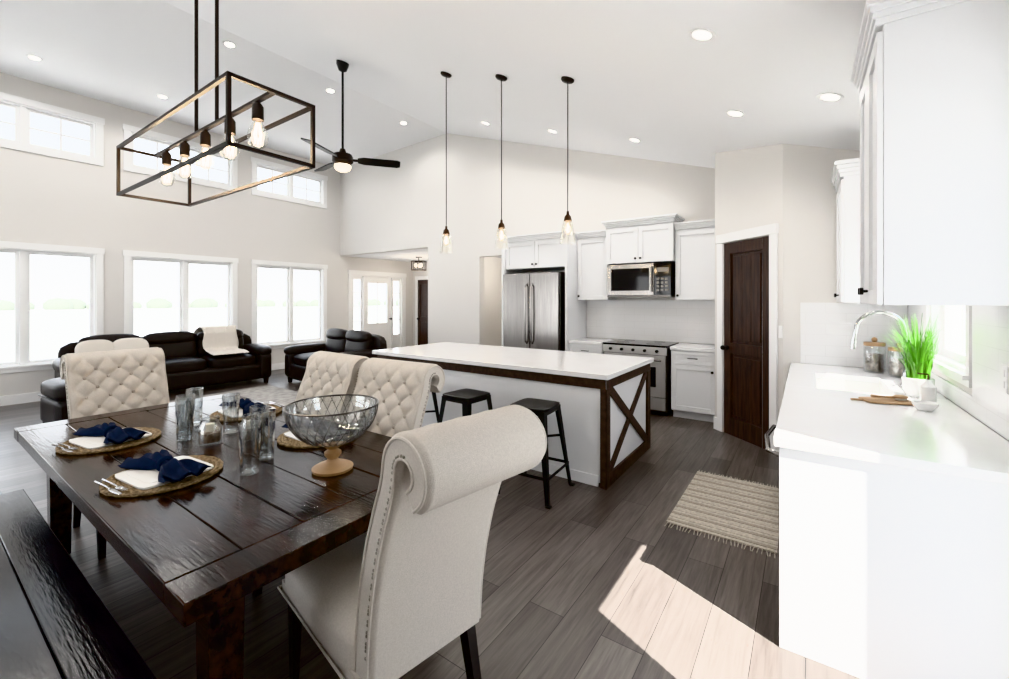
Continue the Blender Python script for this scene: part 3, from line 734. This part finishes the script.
# throw blanket
mb=MB(); nx,ny=20,60; vs=[];fs=[]
prof=[(-.46,.590),(-.22,.612),(.00,.618),(.055,.66),(.085,.80),(.10,.92),(.17,1.025),(.30,1.04),(.44,1.01),(.56,.95),(.60,.80),(.60,.55)]
for i in range(ny+1):
    t=i/ny*(len(prof)-1); a=min(int(t),len(prof)-2); f=t-a; f=f*f*(3-2*f)*.5+f*.5; y=prof[a][0]*(1-f)+prof[a+1][0]*f; z=prof[a][1]*(1-f)+prof[a+1][1]*f
    for j in range(nx+1): x=-.27+.54*j/nx; w_=.012*math.sin(j*1.3+i*.12); vs.append((x*(1+.05*math.sin(i*.4)),y-abs(w_)*.6,z+abs(w_)))
M=nx+1
for i in range(ny):
    for j in range(nx): fs.append((i*M+j,i*M+j+1,(i+1)*M+j+1,(i+1)*M+j))
mb.add(vs,fs,THROW)
ob=mb.done('throw_blanket',(-8.575,3.42,0),R(86)); so=ob.modifiers.new('solid','SOLIDIFY'); so.thickness=.010
for x,y,a in((-8.38,1.70,10),(-8.36,2.08,-8)):
    mb=MB(); mb.cush((0,0,0),(.44,.15,.36),THROW,k=3,n=12,rot=(R(-22),'X')); mb.done('throw_pillow',(x,y,.77),R(86+a))
mb=MB(); mb.cush((0,0,.008),(1.7,1.8,.014),AREARUG,k=40,n=4); mb.done('area_rug',(-6.95,2.95,0),0)
# kitchen rug with fringe
mb=MB(); rx0,rx1,ry0,ry1=-.78,-.14,3.04,4.08
ns=36
for i in range(ns):
    a=ry0+(ry1-ry0)*i/ns;b=ry0+(ry1-ry0)*(i+1)/ns
    mb.box(rx0,rx1,a,b-.001,.001,.010+.003*(i%2),RUGD if i%4==1 else RUGC)
for i in range(30):
    x=rx0+(rx1-rx0)*(i+.5)/30
    for y,s_ in((ry0,-1),(ry1,1)): mb.tube([(x,y,.006),(x+random.uniform(-.01,.01),y+s_*.06,.003)],.003,RUGC,4)
mb.done('kitchen_rug',smooth=0)
# ---------------------------------------------------------------- counter props
mb=MB(); mb.lathe([(0,0),(.055,0),(.070,.04),(.076,.11),(.072,.115),(.066,.11),(.06,.10),(0,.10)],(0,0,0),PORC,28)
for i in range(340):
    a=random.uniform(0,6.283); r_=random.uniform(0,.055); h=random.uniform(.20,.42); lean=random.uniform(.02,.19)
    b=a+random.uniform(-.5,.5); w=.0048; vs=[];fs=[]
    for k in range(6):
        t=k/5; cx=r_*math.cos(a)+lean*t*t*math.cos(b); cy=r_*math.sin(a)+lean*t*t*math.sin(b); z=.10+h*t-(.08*t**3 if lean>.12 else 0)
        cx=min(cx,.070); ww=w*(1-t*.92); vs+= [(cx-ww*math.sin(b),cy+ww*math.cos(b),z),(cx+ww*math.sin(b),cy-ww*math.cos(b),z)]
    for k in range(5): fs.append((2*k,2*k+1,2*k+3,2*k+2))
    mb.add(vs,fs,GREEN)
mb.done('potted_grass',(.575,3.68,.92),0,merge=False)
mb=MB(); mb.lathe([(0,0),(.06,0),(.062,.01),(.062,.17),(.06,.175),(.057,.17),(.057,.008),(0,.006)],(0,0,0),GLASSW,24); mb.lathe([(0,.01),(.054,.01),(.054,.12),(0,.125)],(0,0,0),SHELLM,20); mb.lathe([(0,.176),(.062,.176),(.062,.198),(0,.20)],(0,0,0),LIGHTWOOD,24); mb.ball((0,0,.215),.018,LIGHTWOOD)
J2=mb.mesh('canister',50); place(J2,'glass_canister',(.47,4.70,.92),scale=(1.15,1.15,1.25)); place(J2,'glass_canister',(.60,4.52,.92),scale=(1.1,1.1,1.15))
mb=MB(); mb.lathe([(0,0),(.035,0),(.036,.10),(.015,.125),(.013,.14),(0,.14)],(0,0,0),PORC,20); mb.tube([(0,0,.14),(0,0,.17),(-.045,0,.172)],.005,COPPER,8); mb.done('soap_dispenser',(.58,3.44,.92))
mb=MB(); mb.cush((0,0,.007),(.26,.15,.012),LIGHTWOOD,k=7,n=8); mb.tube([(.12,0,.007),(.19,0,.007)],[.006,.006],LIGHTWOOD,10); mb.done('wooden_board',(.40,3.36,.9205),R(200))
mb=MB(); mb.tube([(-.09,0,.022),(-.02,0,.018),(.03,0,.018)],[.010,.006,.009],LIGHTWOOD,10); mb.cush((.06,0,.02),(.07,.045,.02),LIGHTWOOD,k=3,n=8); mb.cush((.06,0,.010),(.06,.038,.02),THROW,k=4,n=6); mb.done('dish_brush',(.40,3.36,.934),R(25))
mb=MB(); mb.lathe([(0,0),(.03,0),(.052,.03),(.055,.045),(.050,.045),(.028,.008),(0,.006)],(0,0,0),PORC,24); mb.done('small_bowl',(.53,3.22,.92))
mb=MB(); mb.M=Matrix.Translation((A[0],A[1],0))@Matrix.Rotation(math.atan2(B[1]-A[1],B[0]-A[0]),4,'Z'); mb.box(.905,.945,-.008,0,1.15,1.27,TRIM); mb.done('light_switch')

# ---------------------------------------------------------------- outside
mb=MB(); mb.box(-140,80,-110,110,-.5,-.3,LAWN); mb.done('ground_outside',smooth=0)
mb=MB(); mb.box(.9,5,-2,3,-.3,-.05,PATIO); mb.done('patio_slab',smooth=0)
mb=MB()
for i in range(60):
    y=-60+i*3+random.uniform(-1,1); x=-118+random.uniform(-4,4); h=random.uniform(1.2,2.6)
    mb.ball((x,y,h*.3-.3),h*.9,FOLI,n=10,sz=.7)
mb.done('tree_line',smooth=60,merge=False)

sd=Vector((-.91,.40,-1.22)).normalized()
sun=lamp('SUN','sun',(6,-4,8),40,col=(1,.97,.92)); sun.rotation_euler=sd.to_track_quat('-Z','Y').to_euler(); sun.data.angle=R(.4)
w=bpy.data.worlds.new('sky'); SC.world=w; w.use_nodes=True; nt=w.node_tree; bg=nt.nodes['Background']
tc=nt.nodes.new('ShaderNodeTexCoord'); sp=nt.nodes.new('ShaderNodeSeparateXYZ'); cr=nt.nodes.new('ShaderNodeValToRGB')
nt.links.new(tc.outputs['Generated'],sp.inputs[0]); nt.links.new(sp.outputs[2],cr.inputs[0]); nt.links.new(cr.outputs[0],bg.inputs[0])
cr.color_ramp.elements[0].color=(1,1,1,1); cr.color_ramp.elements[1].color=(.72,.85,1,1); cr.color_ramp.elements[1].position=.7
bg.inputs[1].default_value=4.2

cam=bpy.data.cameras.new('camera'); co=bpy.data.objects.new('camera',cam); SC.collection.objects.link(co); SC.camera=co
co.location=(0,0,1.52); co.rotation_euler=(R(90),0,R(35)); cam.sensor_width=36; cam.lens=36*430/1009; cam.shift_y=-39.5/1009; cam.clip_start=.02; cam.clip_end=400
try: SC.view_settings.view_transform='Khronos PBR Neutral'
except Exception: SC.view_settings.view_transform='Standard'
SC.view_settings.look='None'; SC.view_settings.exposure=.36
